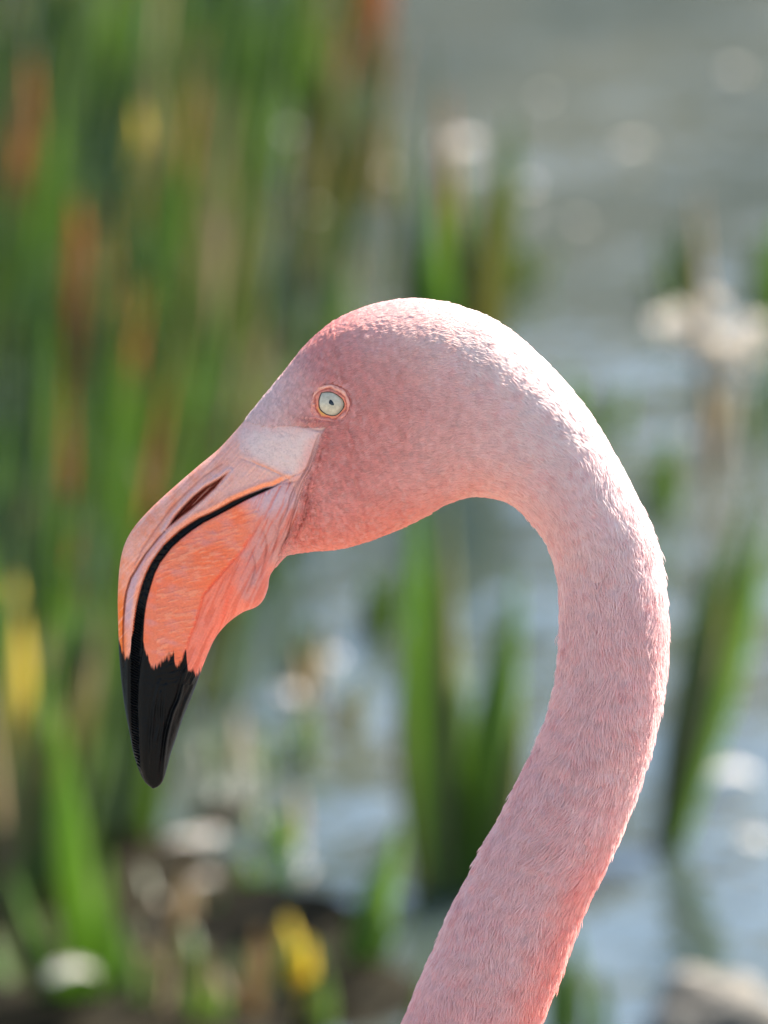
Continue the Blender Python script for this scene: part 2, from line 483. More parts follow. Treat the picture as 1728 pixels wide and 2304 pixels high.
random.seed(9)
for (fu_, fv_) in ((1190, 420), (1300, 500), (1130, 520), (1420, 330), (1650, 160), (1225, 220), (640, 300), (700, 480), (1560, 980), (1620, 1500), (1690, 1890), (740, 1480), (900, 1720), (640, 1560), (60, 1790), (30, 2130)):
    p_ = glint_stand_in(fu_, fv_, random.uniform(0.014, 0.028), random.uniform(0, 3), "tiny pale stand-in for a sun glint on the pond")
    p_["group"] = "stand-ins for sun glints on the pond"

# stones at the water's edge, lower right
def stone(u, v, r, label, seed):
    p = ground(u, v)
    m = STONE
    nu, nv = 20, 12
    th = np.linspace(0, 2 * np.pi, nu, endpoint=False); ph = np.linspace(0.02, np.pi - 0.02, nv)
    T, P = np.meshgrid(th, ph)
    d = np.stack([np.cos(T) * np.sin(P), np.sin(T) * np.sin(P), np.cos(P)], -1)
    rr = r * (0.75 + 0.5 * vnoise(d[..., 0] * 1.6 + 9 + d[..., 2], d[..., 1] * 1.6 + 7 + d[..., 2] * 1.3, seed))
    V = (d * rr[..., None] * np.array([1.2, 0.9, 0.62])).reshape(-1, 3)
    V += np.array([0, 0, r * 0.18])
    F = []
    for i in range(nv - 1):
        for j in range(nu):
            F.append((i * nu + j, i * nu + (j + 1) % nu, (i + 1) * nu + (j + 1) % nu, (i + 1) * nu + j))
    o = mesh_object("stone", V, np.array(F), m)
    o.location = (p[0], p[1], 0)
    o["label"] = label; o["category"] = "stone"
    return o
STONE = ground_material("wet_stone", (0.04, 0.034, 0.024), (0.24, 0.21, 0.165), 60.0, 0.004)
stone(1600, 2265, 0.030, "largest pale stone at the foot of the water right of the neck", 3)
stone(1660, 2310, 0.024, "smaller stone touching the near side of the largest pale stone", 8)
stone(1540, 2320, 0.020, "small round stone left of the largest pale stone", 14)

# ------------------------------------------------------------------ the flamingo: one lofted surface traced in profile
OUTER = [(344,1775),(325,1758),(311,1729),(300,1693),(291,1646),(281,1594),(273,1531),(268,1469),(266,1406),(265,1344),(269,1276),(279,1229),(297,1193),
 (323,1161),(359,1125),(406,1083),(448,1047),(490,1012),(521,979),(552,943),(594,891),(641,833),(687,776),(740,729),(802,696),(875,675),(943,670),(1010,679),
 (1083,703),(1141,734),(1198,781),(1255,838),(1312,906),(1354,969),(1396,1042),(1437,1120),(1469,1187),(1489,1260),(1501,1333),(1506,1417),(1503,1500),
 (1492,1583),(1471,1677),(1443,1771),(1406,1864),(1364,1958),(1318,2052),(1283,2146),(1255,2219),(1219,2304)]
INNER = [(344,1775),(357,1769),(367,1756),(376,1727),(384,1697),(397,1659),(410,1620),(427,1578),(444,1535),(457,1497),(471,1463),(482,1440),(495,1421),
 (516,1399),(546,1378),(576,1366),(593,1349),(603,1323),(606,1302),(613,1286),(637,1257),(655,1248),(700,1242),(760,1237),(823,1221),(885,1198),(948,1169),
 (1000,1140),(1052,1123),(1104,1123),(1146,1137),(1187,1172),(1219,1213),(1242,1266),(1253,1318),(1257,1385),(1255,1458),(1245,1542),(1227,1614),(1198,1687),
 (1161,1760),(1125,1833),(1083,1906),(1042,1989),(1010,2052),(979,2125),(943,2208),(904,2304)]
ANCH = [  # outer anchor, inner anchor, half thickness, station spacing, how far the skin lies below the plumage outline
 ((344,1775),(344,1775),3,1.7,0),((300,1693),(384,1697),40,1.7,0),((273,1531),(444,1535),62,1.7,0),((265,1344),(482,1440),84,1.8,0),((297,1193),(546,1378),94,1.8,0),
 ((406,1083),(603,1323),96,1.9,0),((490,1012),(613,1286),102,2.0,0),((552,943),(637,1257),114,2.2,0.5),((641,833),(700,1242),138,2.4,2.5),((740,729),(823,1221),156,2.6,3),
 ((875,675),(885,1198),164,2.8,4),((1010,679),(948,1169),160,3,5),((1141,734),(1052,1123),150,3.5,6),((1255,838),(1104,1123),141,4,6),((1354,969),(1187,1172),132,5,6),
 ((1437,1120),(1219,1213),126,6,7),((1489,1260),(1253,1318),123,6,7),((1506,1417),(1255,1458),122,6,7),((1492,1583),(1245,1542),124,6,7),((1443,1771),(1198,1687),129,6,7),
 ((1364,1958),(1083,1906),135,6,7),((1283,2146),(979,2125),140,6,7),((1219,2304),(904,2304),145,6,7)]
BODY = [(985,2520,150,150),(940,2760,154,154),(935,3000,160,160),(985,3240,180,180),(1120,3480,250,240),(1400,3680,430,420),(1800,3800,600,560),(2300,3870,680,620),
        (2900,3950,610,550),(3400,4050,430,370),(3800,4180,210,150),(4080,4290,40,25)]

def trace(pts, anchors):
    d = catmull(pts, 16)
    L = np.concatenate([[0], np.cumsum(np.hypot(*(d[1:] - d[:-1]).T))])
    idx = [int(np.argmin(np.hypot(d[:, 0] - a[0], d[:, 1] - a[1]))) for a in anchors]
    return d, L, [L[i] for i in idx]
do, Lo, ao = trace(OUTER, [a[0] for a in ANCH])
di, Li, ai = trace(INNER, [a[1] for a in ANCH])
A_par = []; so_, si_ = [], []
for k in range(len(ANCH) - 1):
    n = int(math.ceil(max(ao[k + 1] - ao[k], ai[k + 1] - ai[k]) / (0.5 * (ANCH[k][3] + ANCH[k + 1][3]))))
    f = np.linspace(0, 1, n, endpoint=(k == len(ANCH) - 2))
    A_par.append(k + f); so_.append(ao[k] + f * (ao[k + 1] - ao[k])); si_.append(ai[k] + f * (ai[k + 1] - ai[k]))
A_par = np.concatenate(A_par); so_ = np.concatenate(so_); si_ = np.concatenate(si_)
def smooth1(x, r):
    k = np.hanning(2 * r + 3)[1:-1]; k /= k.sum()
    return np.convolve(np.concatenate([2 * x[0] - x[1:r + 1][::-1], x, 2 * x[-1] - x[-r - 1:-1][::-1]]), k, 'valid')
so_ = smooth1(so_, 20); si_ = smooth1(si_, 20)
so_[0] = 0; si_[0] = 0
Ou = np.stack([np.interp(so_, Lo, do[:, 0]), np.interp(so_, Lo, do[:, 1])], -1)
In = np.stack([np.interp(si_, Li, di[:, 0]), np.interp(si_, Li, di[:, 1])], -1)
kk = np.arange(len(ANCH))
Wd = smooth1(np.interp(A_par, kk, [a[2] for a in ANCH]), 30); Wd[0] = 2
inset = np.interp(A_par, kk, [a[4] for a in ANCH])
ch = Ou - In; cl = np.linalg.norm(ch, axis=1, keepdims=True) + 1e-6
Ou = Ou - ch / cl * inset[:, None]; In = In + ch / cl * inset[:, None]
Wd = np.maximum(Wd - inset, 2)
# below the picture the neck runs on into the trunk
bc = catmull([(1061, 2304, 150, 145)] + BODY, 14)[1:]
tg = np.gradient(bc[:, :2], axis=0); tg /= np.linalg.norm(tg, axis=1, keepdims=True)
nr = np.stack([tg[:, 1], -tg[:, 0]], -1)
c0 = (Ou[-1] - In[-1]); c0 /= np.linalg.norm(c0)
bl = sstep(0, 22, np.arange(len(bc), dtype=float))[:, None]
nr = nr * bl + c0 * (1 - bl); nr /= np.linalg.norm(nr, axis=1, keepdims=True)
Ou = np.vstack([Ou, bc[:, :2] + nr * bc[:, 2:3]]); In = np.vstack([In, bc[:, :2] - nr * bc[:, 2:3]])
Wd = np.concatenate([Wd, bc[:, 3]])
A_par = np.concatenate([A_par, 22 + (np.arange(len(bc)) + 1) / 14.0])
NS = len(Ou)
NN, NF = 300, 90
theta = np.concatenate([np.linspace(0, np.pi, NN, endpoint=False), np.linspace(np.pi, 2 * np.pi, NF, endpoint=False)])
NT = len(theta)
ct = np.cos(theta)[None]; st = np.sin(theta)[None]
mid = (Ou + In) / 2; hf = (Ou - In) / 2
pw = np.interp(A_par, [0, 1, 6, 8, 10], [0.9, 0.82, 0.85, 0.95, 1.0])[:, None]
U = mid[:, :1] + hf[:, :1] * ct
Vv = mid[:, 1:] + hf[:, 1:] * ct
skew = np.interp(A_par, [0, 5, 8, 11, 14], [0.0, 0.02, 0.10, 0.10, 0.0])[:, None]
Wv = Wd[:, None] * np.sign(st) * np.abs(st) ** pw * (1 + skew * ct)
AP = np.repeat(A_par[:, None], NT, 1)
u = U.ravel(); v = Vv.ravel(); w = Wv.ravel(); ap = AP.ravel()
side = np.where(w >= 0, 1.0, -1.0)
fade = np.clip(np.abs(np.repeat(st, NS, 0).ravel()) / 0.35, 0, 1)

# traced lines of the face and bill
UE = [(648,1077),(630,1086),(616,1093),(596,1097),(557,1112),(524,1126),(492,1144),(470,1155),(448,1164),(427,1177),(405,1192),(385,1210),(368,1226),(356,1242),(341,1264),(328,1290),(319,1315),(312,1340),(307,1362),(302,1396),(298,1433),(296,1467),(295,1501),(295,1575),(296,1626),(299,1678),(303,1702),(300,1725)]
LE = [(640,1085),(618,1097),(590,1110),(557,1125),(529,1140),(492,1160),(461,1176),(435,1193),(411,1212),(390,1231),(375,1250),(363,1266),(351,1290),(343,1315),(336,1340),(332,1357),(328,1383),(326,1408),(325,1430),(324,1460),(318,1500),(314,1540),(312,1590),(314,1640),(315,1680),(317,1729),(326,1758)]
G1 = [(500,1045),(460,1072),(424,1106),(386,1144),(351,1192),(325,1230),(305,1270)]
G2 = [(372,1196),(361,1207),(345,1227),(329,1247),(313,1273),(296,1301),(286,1332),(282,1359),(279,1399),(278,1440),(280,1500)]
NOSE = [(518,1060),(492,1077),(461,1095),(435,1115),(414,1137),(392,1163),(373,1194),(390,1181),(412,1163),(433,1148),(461,1124),(487,1100),(509,1072)]
F1 = [(566,1205),(543,1242),(510,1278),(481,1312),(460,1337),(450,1372),(440,1404),(423,1448),(414,1480)]
F2 = [(522,1325),(516,1341),(510,1363),(503,1381),(494,1411),(484,1432)]
SLIT = [(671,1160),(659,1184),(648,1207),(637,1224),(627,1249),(618,1280)]
LORE = [(535,1028),(574,1043),(601,1054),(621,1064),(650,1076)]
SEAM = [(552,943),(575,950),(605,956),(660,953),(700,956),(745,957),(728,985),(712,1036),(703,1062),(690,1085),(680,1120),(670,1155),(655,1200),(640,1240),(634,1262)]
def gauss(d, s):
    return np.exp(-(d / s) ** 2)
dUE, pUE = polydist(u, v, UE, 400); dLE, pLE = polydist(u, v, LE, 400)
front = ap < 9.5
stripe = (dUE < 0) & (dLE > 0) & (ap < 8.2)
dz = np.zeros(u.shape)
# mouth: the black comb lies back under the upper edge, open and deep towards the gape
depth = np.interp(pUE, [0, 0.06, 0.2, 0.42, 0.7, 1.0], [2, 12, 14, 9, 5, 3])
smask = sstep(1.5, -3.0, dUE) * sstep(-1.0, 3.0, dLE) * (ap < 8.2)
dz -= depth * smask
ribs = np.sin(2 * np.pi * (pUE * 1010 / 7.4 + 0.5 * vnoise(u * 0.08, v * 0.08, 4) + 0.08 * np.where(np.abs(dUE) < 50, dUE, 0)))
rib_m = smask * sstep(0.52, 0.62, pUE) * sstep(24, 14, -dUE)
dz += 4.0 * ribs * rib_m
dz += 1.4 * smask * sstep(0.25, 0.4, pUE) * (vnoise(u * 0.22, v * 0.22, 8) - 0.5) * 2
dz += 4.0 * gauss(dUE - 9, 6) * (dUE > -2) * (ap < 8) * sstep(1.0, 0.9, pUE)     # rolled rim of the upper bill
dz += 2.0 * gauss(dLE + 8, 7) * (dLE < 1) * (ap < 7)
for line, dep, sg in ((G1, 5.0, 4.0), (G2, 8.5, 2.8), (F2, 5.0, 5.0), (SLIT, 9.0, 3.4), (LORE, 2.4, 2.6)):
    d, p = polydist(u, v, line)
    endf = np.sin(np.pi * np.clip(p, 0.02, 0.98)) ** 0.5
    dz -= dep * gauss(d, sg) * endf * (ap < 9)
dF1, pF1 = polydist(u, v, F1)
dz -= (5.0 * gauss(dF1, 3.0) + 3.5 * sstep(2, -14, dF1) * sstep(-60, -14, dF1)) * np.sin(np.pi * np.clip(pF1, 0.03, 0.97)) ** 0.5 * (ap < 8)
inn = inpoly(u, v, NOSE) & front
dN, pN = polydist(u, v, NOSE + [NOSE[0]])
sdN = np.where(inn, np.abs(dN), -np.abs(dN))
dz -= 24 * sstep(-1.0, 8.0, sdN) * front
dz += 2.6 * gauss(sdN + 5, 4.5) * (~inn) * front
# skin folds along the seam between the bare skin and the plumage
wr = np.zeros(u.shape)
SE = np.array(SEAM[5:], float)
for k in range(11):
    off = -34 + k * 5.2
    j = rng.normal(0, 1.6, SE.shape)
    spread = np.linspace(0.25, 1.0, len(SE))[:, None]
    line = SE + np.array([off, off * 0.15]) * spread + j
    a = rng.integers(0, 4); e = rng.integers(6, len(line) + 1)
    d, p = polydist(u, v, catmull(line[a:e], 4), 14)
    g = gauss(d, 1.9) * np.sin(np.pi * np.clip(p, 0.02, 0.98)) ** 0.6 * (ap < 10)
    wr = np.maximum(wr, g * rng.uniform(0.5, 1.0))
for line in ([(640,945),(690,949),(720,951),(760,950)], [(655,958),(700,962),(740,958)], [(690,965),(725,970),(742,962)], [(676,1083),(660,1085),(640,1090)],
             [(585,1180),(600,1215),(596,1260),(585,1300)], [(612,1170),(625,1200),(614,1245),(604,1280)], [(565,1230),(575,1270),(566,1310),(550,1345)], [(640,1150),(628,1190),(620,1230)]):
    d, p = polydist(u, v, catmull(line, 6), 14)
    wr = np.maximum(wr, 0.6 * gauss(d, 2.6) * np.sin(np.pi * np.clip(p, 0.02, 0.98)) * (ap < 10))
dz -= 5.0 * wr
gul = sstep(4, -12, dF1) * (np.abs(dF1) < 220) * (dUE < -20) * (ap < 7.5) + sstep(545, 600, u) * (dUE < -8) * (ap < 8.2)
st1 = fbm((u * 0.90 + v * 0.42) / 5.5, (v * 0.90 - u * 0.42) / 55, 51)
st2 = fbm((u * 0.25 + v * 0.97) / 4.5, (u * 0.97 - v * 0.25) / 22, 52)
pan = (dLE < -4) * (dF1 > 0) * (np.abs(dF1) < 200) * (ap < 7)
dz += (st1 - 0.5) * 7.0 * np.clip(gul, 0, 1) + (st2 - 0.5) * 3.2 * pan
st3 = fbm((u * 0.72 + v * 0.70) / 4.0, (v * 0.72 - u * 0.70) / 60, 53)
dz += (st3 - 0.5) * 2.6 * (dUE > 14) * (ap < 7)
# lengthwise ridges of the black tip
for line, hh, sg in (([(362,1530),(358,1545),(348,1592),(341,1678),(338,1738)], 2.2, 3.0), ([(364,1557),(360,1592),(360,1631),(352,1670)], 1.8, 3.0), ([(376,1540),(371,1590),(366,1650),(356,1735)], 2.0, 3.0),
                     ([(420,1500),(417,1523),(405,1571),(391,1605),(377,1660),(370,1712),(365,1757)], 3.4, 3.0), ([(438,1530),(434,1547),(419,1580),(404,1625)], 2.2, 3.0), ([(291,1440),(289,1500),(289,1560),(292,1640),(298,1700)], 1.6, 3.0)):
    d, p = polydist(u, v, catmull(line, 6), 25)
    e = np.sin(np.pi * np.clip(p, 0.03, 0.97)) ** 0.5
    dz += 1.5 * (hh * gauss(d, sg) - 0.8 * hh * gauss(d - 7, 4)) * e * (ap < 5)
# soft unevenness of skin and flesh
dz += (fbm(u / 30, v / 30, 40) - 0.5) * 3.0 * (ap < 9) + (fbm(u / 7, v / 7, 41) - 0.5) * 0.9 * (ap < 9)
dz += (fbm(u / 80, v / 80, 43) - 0.5) * 4.0 * (ap >= 8) * (ap < 26)
# socket of the eye
LID_IN = np.array([(724.4,885.7),(736.5,884.5),(748.5,885.7),(760.6,892.4),(770.2,899.6),(773.9,909.2),(772.7,918.9),(766.6,927.3),(758.2,934),(748.5,936.4),(736.5,933.4),(726.8,927.3),(720.8,918.9),(719,909.2),(720.2,897.2)])
LID_OUT = np.array([(712,871),(729,862),(748,859),(768,866),(783,879),(793,900),(792,920),(782,940),(767,953),(749,957),(728,956),(708,952),(694,940),(690,918),(697,890)])
EYE_U, EYE_V = 747.0, 910.0
re = np.hypot(u - EYE_U, (v - EYE_V) * 1.02)
dz_eye = -5 * sstep(75, 45, re) * (ap < 12) - 34 * sstep(38, 30, re) * (ap < 12)
w_skin = w + side * (dz * fade)
w = w_skin + side * dz_eye * fade
P = np.stack([u, v, w], -1).reshape(NS, NT, 3)
Pskin = np.stack([u, v, w_skin], -1).reshape(NS, NT, 3)

# ---- pigment
def shade(c, k=(1.40, 1.32, 1.22)):
    return np.clip(lin(c) * np.array(k), 0, 0.92)
def mixc(base, col, m):
    return base * (1 - m[:, None]) + np.asarray(col)[None] * m[:, None]
def plumage(u, v, ap):
    c = np.tile(shade((196, 140, 142)), (len(u), 1))
    crown = np.abs(polydist(u, v, catmull(OUTER[22:38], 3), 300)[0])
    big = fbm(u / 90, v / 90, 60); med = fbm(u / 28, v / 28, 61)
    c = mixc(c, shade((182, 112, 112)), sstep(300, 40, np.hypot((u - 830) * 0.8, (v - 900))) * 0.85)      # rosy cheek behind the eye
    c = mixc(c, shade((214, 186, 190)), sstep(190, 20, np.hypot(u - 575, (v - 905) * 1.0)) * 0.85)        # whitish forehead by the bill
    c = mixc(c, shade((226, 200, 206)), sstep(8.5, 11.0, ap) * sstep(17.5, 13.5, ap) * (0.35 + 0.6 * sstep(260, 60, crown)))              # pale nape, whitened towards the crown to paint in sunlight
    under, _ = polydist(u, v, catmull(INNER[20:34], 3), 260)
    c = mixc(c, shade((212, 122, 98)), sstep(120, 5, np.abs(under)) * sstep(7.0, 8.0, ap) * sstep(17, 14, ap) * 0.75)   # orange throat, the warm bounce glow painted into its colour
    c = mixc(c, shade((200, 136, 138)), sstep(16, 19, ap) * 0.6)
    lowr, _ = polydist(u, v, [(1420,1830),(1330,1990),(1250,2150),(1150,2400)], 300)
    coral = np.maximum(sstep(110, 20, np.abs(lowr + 18)) * sstep(1750, 2000, v), 0.5 * sstep(21, 22.5, ap))
    c = mixc(c, shade((232, 116, 98)), coral * 0.6)                            # coral glow of light through the low neck, painted as pigment
    c = mixc(c, shade((226, 118, 104)), sstep(21, 23, ap) * 0.6)
    c = mixc(c, shade((190, 112, 114)), sstep(0.50, 0.80, med) * 0.15)
    pl = (0.16 + 0.44 * sstep(9.5, 15, ap) * (1 - 0.6 * coral) + 0.25 * sstep(150, 20, crown) * sstep(8.5, 10.0, ap))[:, None]  # extra whitening along the crown outline paints in the sunlit band
    hd = sstep(12.5, 9.5, ap)[:, None]
    c = c * (np.array([1.06, 1.0, 0.92]) * (1 - hd) + np.array([1.09, 0.89, 0.77]) * hd)
    c = np.clip(c * (1 - pl) + pl * np.array([0.94, 0.79, 0.78]), 0, 0.94)
    c = mixc(c, shade((216, 180, 186)), sstep(0.52, 0.72, big) * 0.35 * sstep(9, 12, ap))
    c = mixc(c, np.array([0.80, 0.66, 0.66]), sstep(150, 10, np.hypot((u - 572) * 0.9 - (v - 910) * -0.35, (v - 910) * 0.75)) * 0.6)
    return c
BLACK = np.array([0.0022, 0.0024, 0.0028])
in_up = inpoly(u, v, [(552,943),(500,900),(150,1080),(150,1800),(300,1725)] + UE[::-1][1:] + LORE[::-1][1:-1] + [(540,1010),(545,975)]) & (ap < 9)
in_lo = inpoly(u, v, UE + [(250,1850),(400,1900),(650,1600),(670,1400),(640,1330),(612,1300)] + SLIT[::-1] + [(672,1130),(664,1098)]) & (ap < 9) & ~in_up
col = plumage(u, v, ap)
n1 = fbm(u / 26, v / 26, 70); n2 = fbm(u / 9, v / 12, 71); n3 = fbm(u / 45, v / 45, 72)
dS, pS = polydist(u, v, SEAM, 300)
sdS = np.where(inpoly(u, v, SEAM + [(500,1300),(450,1000)]), np.abs(dS), -np.abs(dS))
bare = (sdS + (fbm(u / 9, v / 9, 33) - 0.5) * 22 > 2) & (ap < 10)
LOREPOLY = [(566,956),(600,964),(715,968),(694,1026),(676,1066),(652,1072),(615,1056),(580,1040),(556,1022),(548,985)]
dLo = polydist(u, v, LOREPOLY + LOREPOLY[:1], 80)[0]; dLo = np.where(inpoly(u, v, LOREPOLY), np.abs(dLo), -np.abs(dLo))
lorem = sstep(-20, 24, dLo + (fbm(u / 14, v / 14, 76) - 0.5) * 26)
PALE = shade((186, 164, 161))
skin = np.tile(shade((190, 146, 140)), (len(u), 1))
skin = mixc(skin, PALE, lorem)                                          # pale lores
skin = mixc(skin, shade((186, 158, 156)), sstep(0.45, 0.7, n2) * 0.35)
skin = mixc(skin, shade((190, 130, 126)), sstep(45, 4, np.abs(dS)) * sstep(0.35, 0.6, pS) * 0.75)
skin = mixc(skin, shade((196, 128, 104)), gauss(polydist(u, v, LORE)[0], 6) * 0.8)
col = np.where(bare[:, None], skin, col)
vein = gauss(fbm(u / 16, v / 11, 110) - 0.5, 0.018) + 0.7 * gauss(fbm(u / 9 + 40, v / 14, 111) - 0.5, 0.016)
col = np.where(bare[:, None], mixc(col, shade((130, 104, 106)), np.clip(vein, 0, 1) * 0.35), col)
# upper bill
up = np.tile(shade((202, 140, 122)), (len(u), 1))
up = mixc(up, shade((206, 122, 92)), sstep(0.38, 0.72, n1) * 0.7)
up = mixc(up, shade((198, 150, 146)), sstep(0.4, 0.8, n2) * 0.4)
up = mixc(up, shade((206, 104, 40)), sstep(1270, 1380, v) * sstep(300, 272, u))
up = mixc(up, shade((184, 150, 146)), sstep(430, 570, u) * 0.75)
up = mixc(up, PALE, lorem * 0.9)
dG2 = polydist(u, v, G2)[0]; dG1 = polydist(u, v, G1)[0]
strip = sstep(1, -4, dG2) * sstep(-22, -14, dG2) * sstep(1440, 1380, v) * (u < 375)
up = mixc(up, shade((168, 138, 148)), strip * 0.9)
up = mixc(up, shade((176, 146, 148)), gauss(sdN + 6, 5) * 0.7)
up = mixc(up, shade((200, 132, 112)), gauss(dUE - 8, 7) * sstep(0.55, 0.45, pUE) * 0.6)
up = mixc(up, shade((212, 128, 92)), sstep(13, 7, dUE) * sstep(0.36, 0.12, pUE) * sstep(0.0, 0.02, pUE) * 0.85)
up = mixc(up, shade((104, 38, 26)), sstep(0.0, 5, sdN))
up = mixc(up, shade((150, 96, 84)), np.clip(vein, 0, 1) * 0.22)
up = mixc(up, shade((212, 158, 142)), sstep(0.54, 0.74, st3) * 0.45)
up = mixc(up, shade((92, 52, 50)), gauss(dG2, 2.2) * 0.75)
up = mixc(up, shade((150, 92, 80)), gauss(dG1, 2.4) * 0.5)
col = np.where(in_up[:, None], up, col)
# lower bill
lo = np.tile(shade((203, 112, 84)), (len(u), 1))
ns_ = fbm((u * 0.9 + v * 0.3) / 60, (v - 0.3 * u) / 16, 73)
lo = mixc(lo, shade((192, 122, 112)), sstep(0.42, 0.78, 0.5 * n1 + 0.5 * ns_) * 0.85)
lo = mixc(lo, shade((212, 100, 60)), sstep(0.45, 0.75, n3) * 0.6)
lo = mixc(lo, shade((206, 116, 98)), sstep(2, -10, dF1) * (pF1 > 0.01) * (np.abs(dF1) < 200) * 0.8)
backf = sstep(-30, 40, (u - 560) * 0.85 + (v - 1190) * 0.10 + (n1 - 0.5) * 50)
lo = mixc(lo, shade((176, 130, 126)), backf * 0.9)
lo = mixc(lo, shade((170, 152, 162)), sstep(60, 5, np.hypot((u - 610) * 0.6, v - 1120)) * 0.8)
lo = mixc(lo, shade((216, 92, 68)), (gauss(dF1, 4) * 0.6 + gauss(polydist(u, v, F2)[0], 8) * 0.5).clip(0, 0.9))
edge_in = np.abs(polydist(u, v, catmull(INNER[8:20], 3), 120)[0])
lo = mixc(lo, shade((222, 108, 86)), sstep(34, 4, edge_in) * 0.6)
lo = mixc(lo, shade((186, 84, 62)), np.clip(gul, 0, 1) * sstep(0.52, 0.36, st1) * 0.45)
lo = mixc(lo, shade((222, 140, 110)), pan * sstep(0.55, 0.75, st2) * 0.5)
lo = mixc(lo, shade((112, 62, 58)), wr * 0.6)
lo = lo * np.array([0.90, 0.90, 0.95])
col = np.where(in_lo[:, None], lo, col)
col = np.where((bare & ~in_up & ~in_lo)[:, None], mixc(col, shade((100, 64, 62)), wr * 0.7), col)
# black: comb of the mouth line and the tip with its ragged border
vb = np.interp(u, [255,266,272,277,284,292,300,322,326,330,336,342,350,364,378,392,396,401,409,420,423,429,437,441,450,470],
                  [1436,1437,1450,1472,1478,1476,1420,1430,1458,1466,1482,1502,1497,1489,1480,1466,1494,1500,1490,1462,1506,1510,1500,1522,1508,1500])
vb = vb + (vnoise(u * 0.35, v * 0.06, 90) - 0.5) * 16
tipm = sstep(-7, 7, v - vb) * (ap < 5)
blk = np.maximum(tipm, sstep(-1.0, -3.5, dUE) * sstep(-1.0, 2.0, dLE) * (ap < 8.2) * sstep(0.01, 0.05, pUE))
col = mixc(col, BLACK, blk * (in_up | in_lo | stripe))
plm = ~(in_up | in_lo | bare)
col[plm] = col[plm] * np.array([0.95, 0.82, 0.82])
col *= (0.93 + 0.14 * vnoise(u / 3.1, v / 3.1, 95))[:, None]

# ---- split the surface into body, upper bill and lower bill; the seams share their vertices' places and normals
idx = np.arange(NS * NT).reshape(NS, NT)
q = np.stack([idx[:-1], np.roll(idx, -1, 1)[:-1], np.roll(idx, -1, 1)[1:], idx[1:]], -1).reshape(-1, 4)
Wp = world_pt(P[..., 0].ravel(), P[..., 1].ravel(), P[..., 2].ravel())
Pn = Wp.reshape(NS, NT, 3)
ds = np.gradient(Pn, axis=0)
dt = (np.roll(Pn, -1, 1) - np.roll(Pn, 1, 1))
nrm = np.cross(dt, ds); nrm /= np.linalg.norm(nrm, axis=-1, keepdims=True) + 1e-20
cen = Pn.mean(1, keepdims=True)
if ((nrm * (Pn - cen)).sum(-1).mean() < 0):
    nrm = -nrm; q = q[:, ::-1]
nrmf = nrm.reshape(-1, 3)

def flesh_material(name, rough, sss, bump_scale, bump, spec=0.5, coat=0.0):
    m, n, l, b = material(name)
    a = n.new("ShaderNodeAttribute"); a.attribute_name = "pigment"
    tc = n.new("ShaderNodeTexCoord")
    n1 = noise_node(n, l, bump_scale, 5, 0.6, tc.outputs["Object"])
    l.new(a.outputs["Color"], b.inputs["Base Color"])
    rr = n.new("ShaderNodeMapRange"); rr.inputs[3].default_value = rough - 0.12; rr.inputs[4].default_value = rough + 0.12
    l.new(n1.outputs["Fac"], rr.inputs[0]); l.new(rr.outputs[0], b.inputs["Roughness"])
    b.inputs["Specular IOR Level"].default_value = spec
    b.inputs["Subsurface Weight"].default_value = sss
    b.inputs["Subsurface Radius"].default_value = (1.0, 0.35, 0.2)
    b.inputs["Subsurface Scale"].default_value = 0.003
    bu = n.new("ShaderNodeBump"); bu.inputs["Distance"].default_value = bump; bu.inputs["Strength"].default_value = 0.8
    l.new(n1.outputs["Fac"], bu.inputs["Height"]); l.new(bu.outputs[0], b.inputs["Normal"])
    return m
BILL = flesh_material("bill_horn", 0.38, 0.15, 1800, 0.00014, 0.11)
SKIN = flesh_material("flamingo_skin", 0.6, 0.12, 2200, 0.00016, 0.35)

foot = world_pt(2300, 3870, 0.0)
bird_loc = (float(foot[0]), float(foot[1]), 0.0)
bird = thing("flamingo", "pink flamingo in profile with pale eye and black tipped hooked bill", "flamingo", bird_loc)
fu = u[q].mean(1); 
lab = np.where(in_up[q].sum(1) >= 3, 1, np.where(in_lo[q].sum(1) >= 3, 2, 0))
for code, nm, mat in ((0, "body", SKIN), (1, "upper_bill", BILL), (2, "lower_bill", BILL)):
    f = q[lab == code]
    used, inv = np.unique(f, return_inverse=True)
    ob = mesh_object(nm, Wp[used], inv.reshape(-1, 4), mat, bird, bird_loc, colors=col[used], normals=nrmf[used])
    if nm == "upper_bill":
        ob["label"] = "pink orange upper bill with long nostril slit and black tip"
    if nm == "lower_bill":
        ob["label"] = "deep orange lower bill with black comb edge and black tip"

# ---- eye
def skin_w(uu, vv):
    """height of the face surface at picture points"""
    near = np.nonzero((np.abs(u - EYE_U) < 90) & (np.abs(v - EYE_V) < 90) & (w_skin > 0))[0]
    out = []
    for a, b_ in zip(np.ravel(uu), np.ravel(vv)):
        d2 = (u[near] - a) ** 2 + (v[near] - b_) ** 2
        k = np.argpartition(d2, 6)[:6]
        wt = 1 / (d2[k] + 0.3)
        out.append((w_skin[near][k] * wt).sum() / wt.sum())
    return np.array(out).reshape(np.shape(uu))
def iris_material():
    m, n, l, b = material("iris")
    tc = n.new("ShaderNodeTexCoord")
    n1 = noise_node(n, l, 900, 4, 0.6, tc.outputs["Object"])
    r = ramp_node(n, [(0.3, (0.40, 0.34, 0.24)), (0.7, (0.58, 0.50, 0.36))])
    l.new(n1.outputs["Fac"], r.inputs["Fac"]); l.new(r.outputs[0], b.inputs["Base Color"])
    b.inputs["Roughness"].default_value = 0.3
    b.inputs["Coat Weight"].default_value = 0.25; b.inputs["Coat Roughness"].default_value = 0.04
    return m
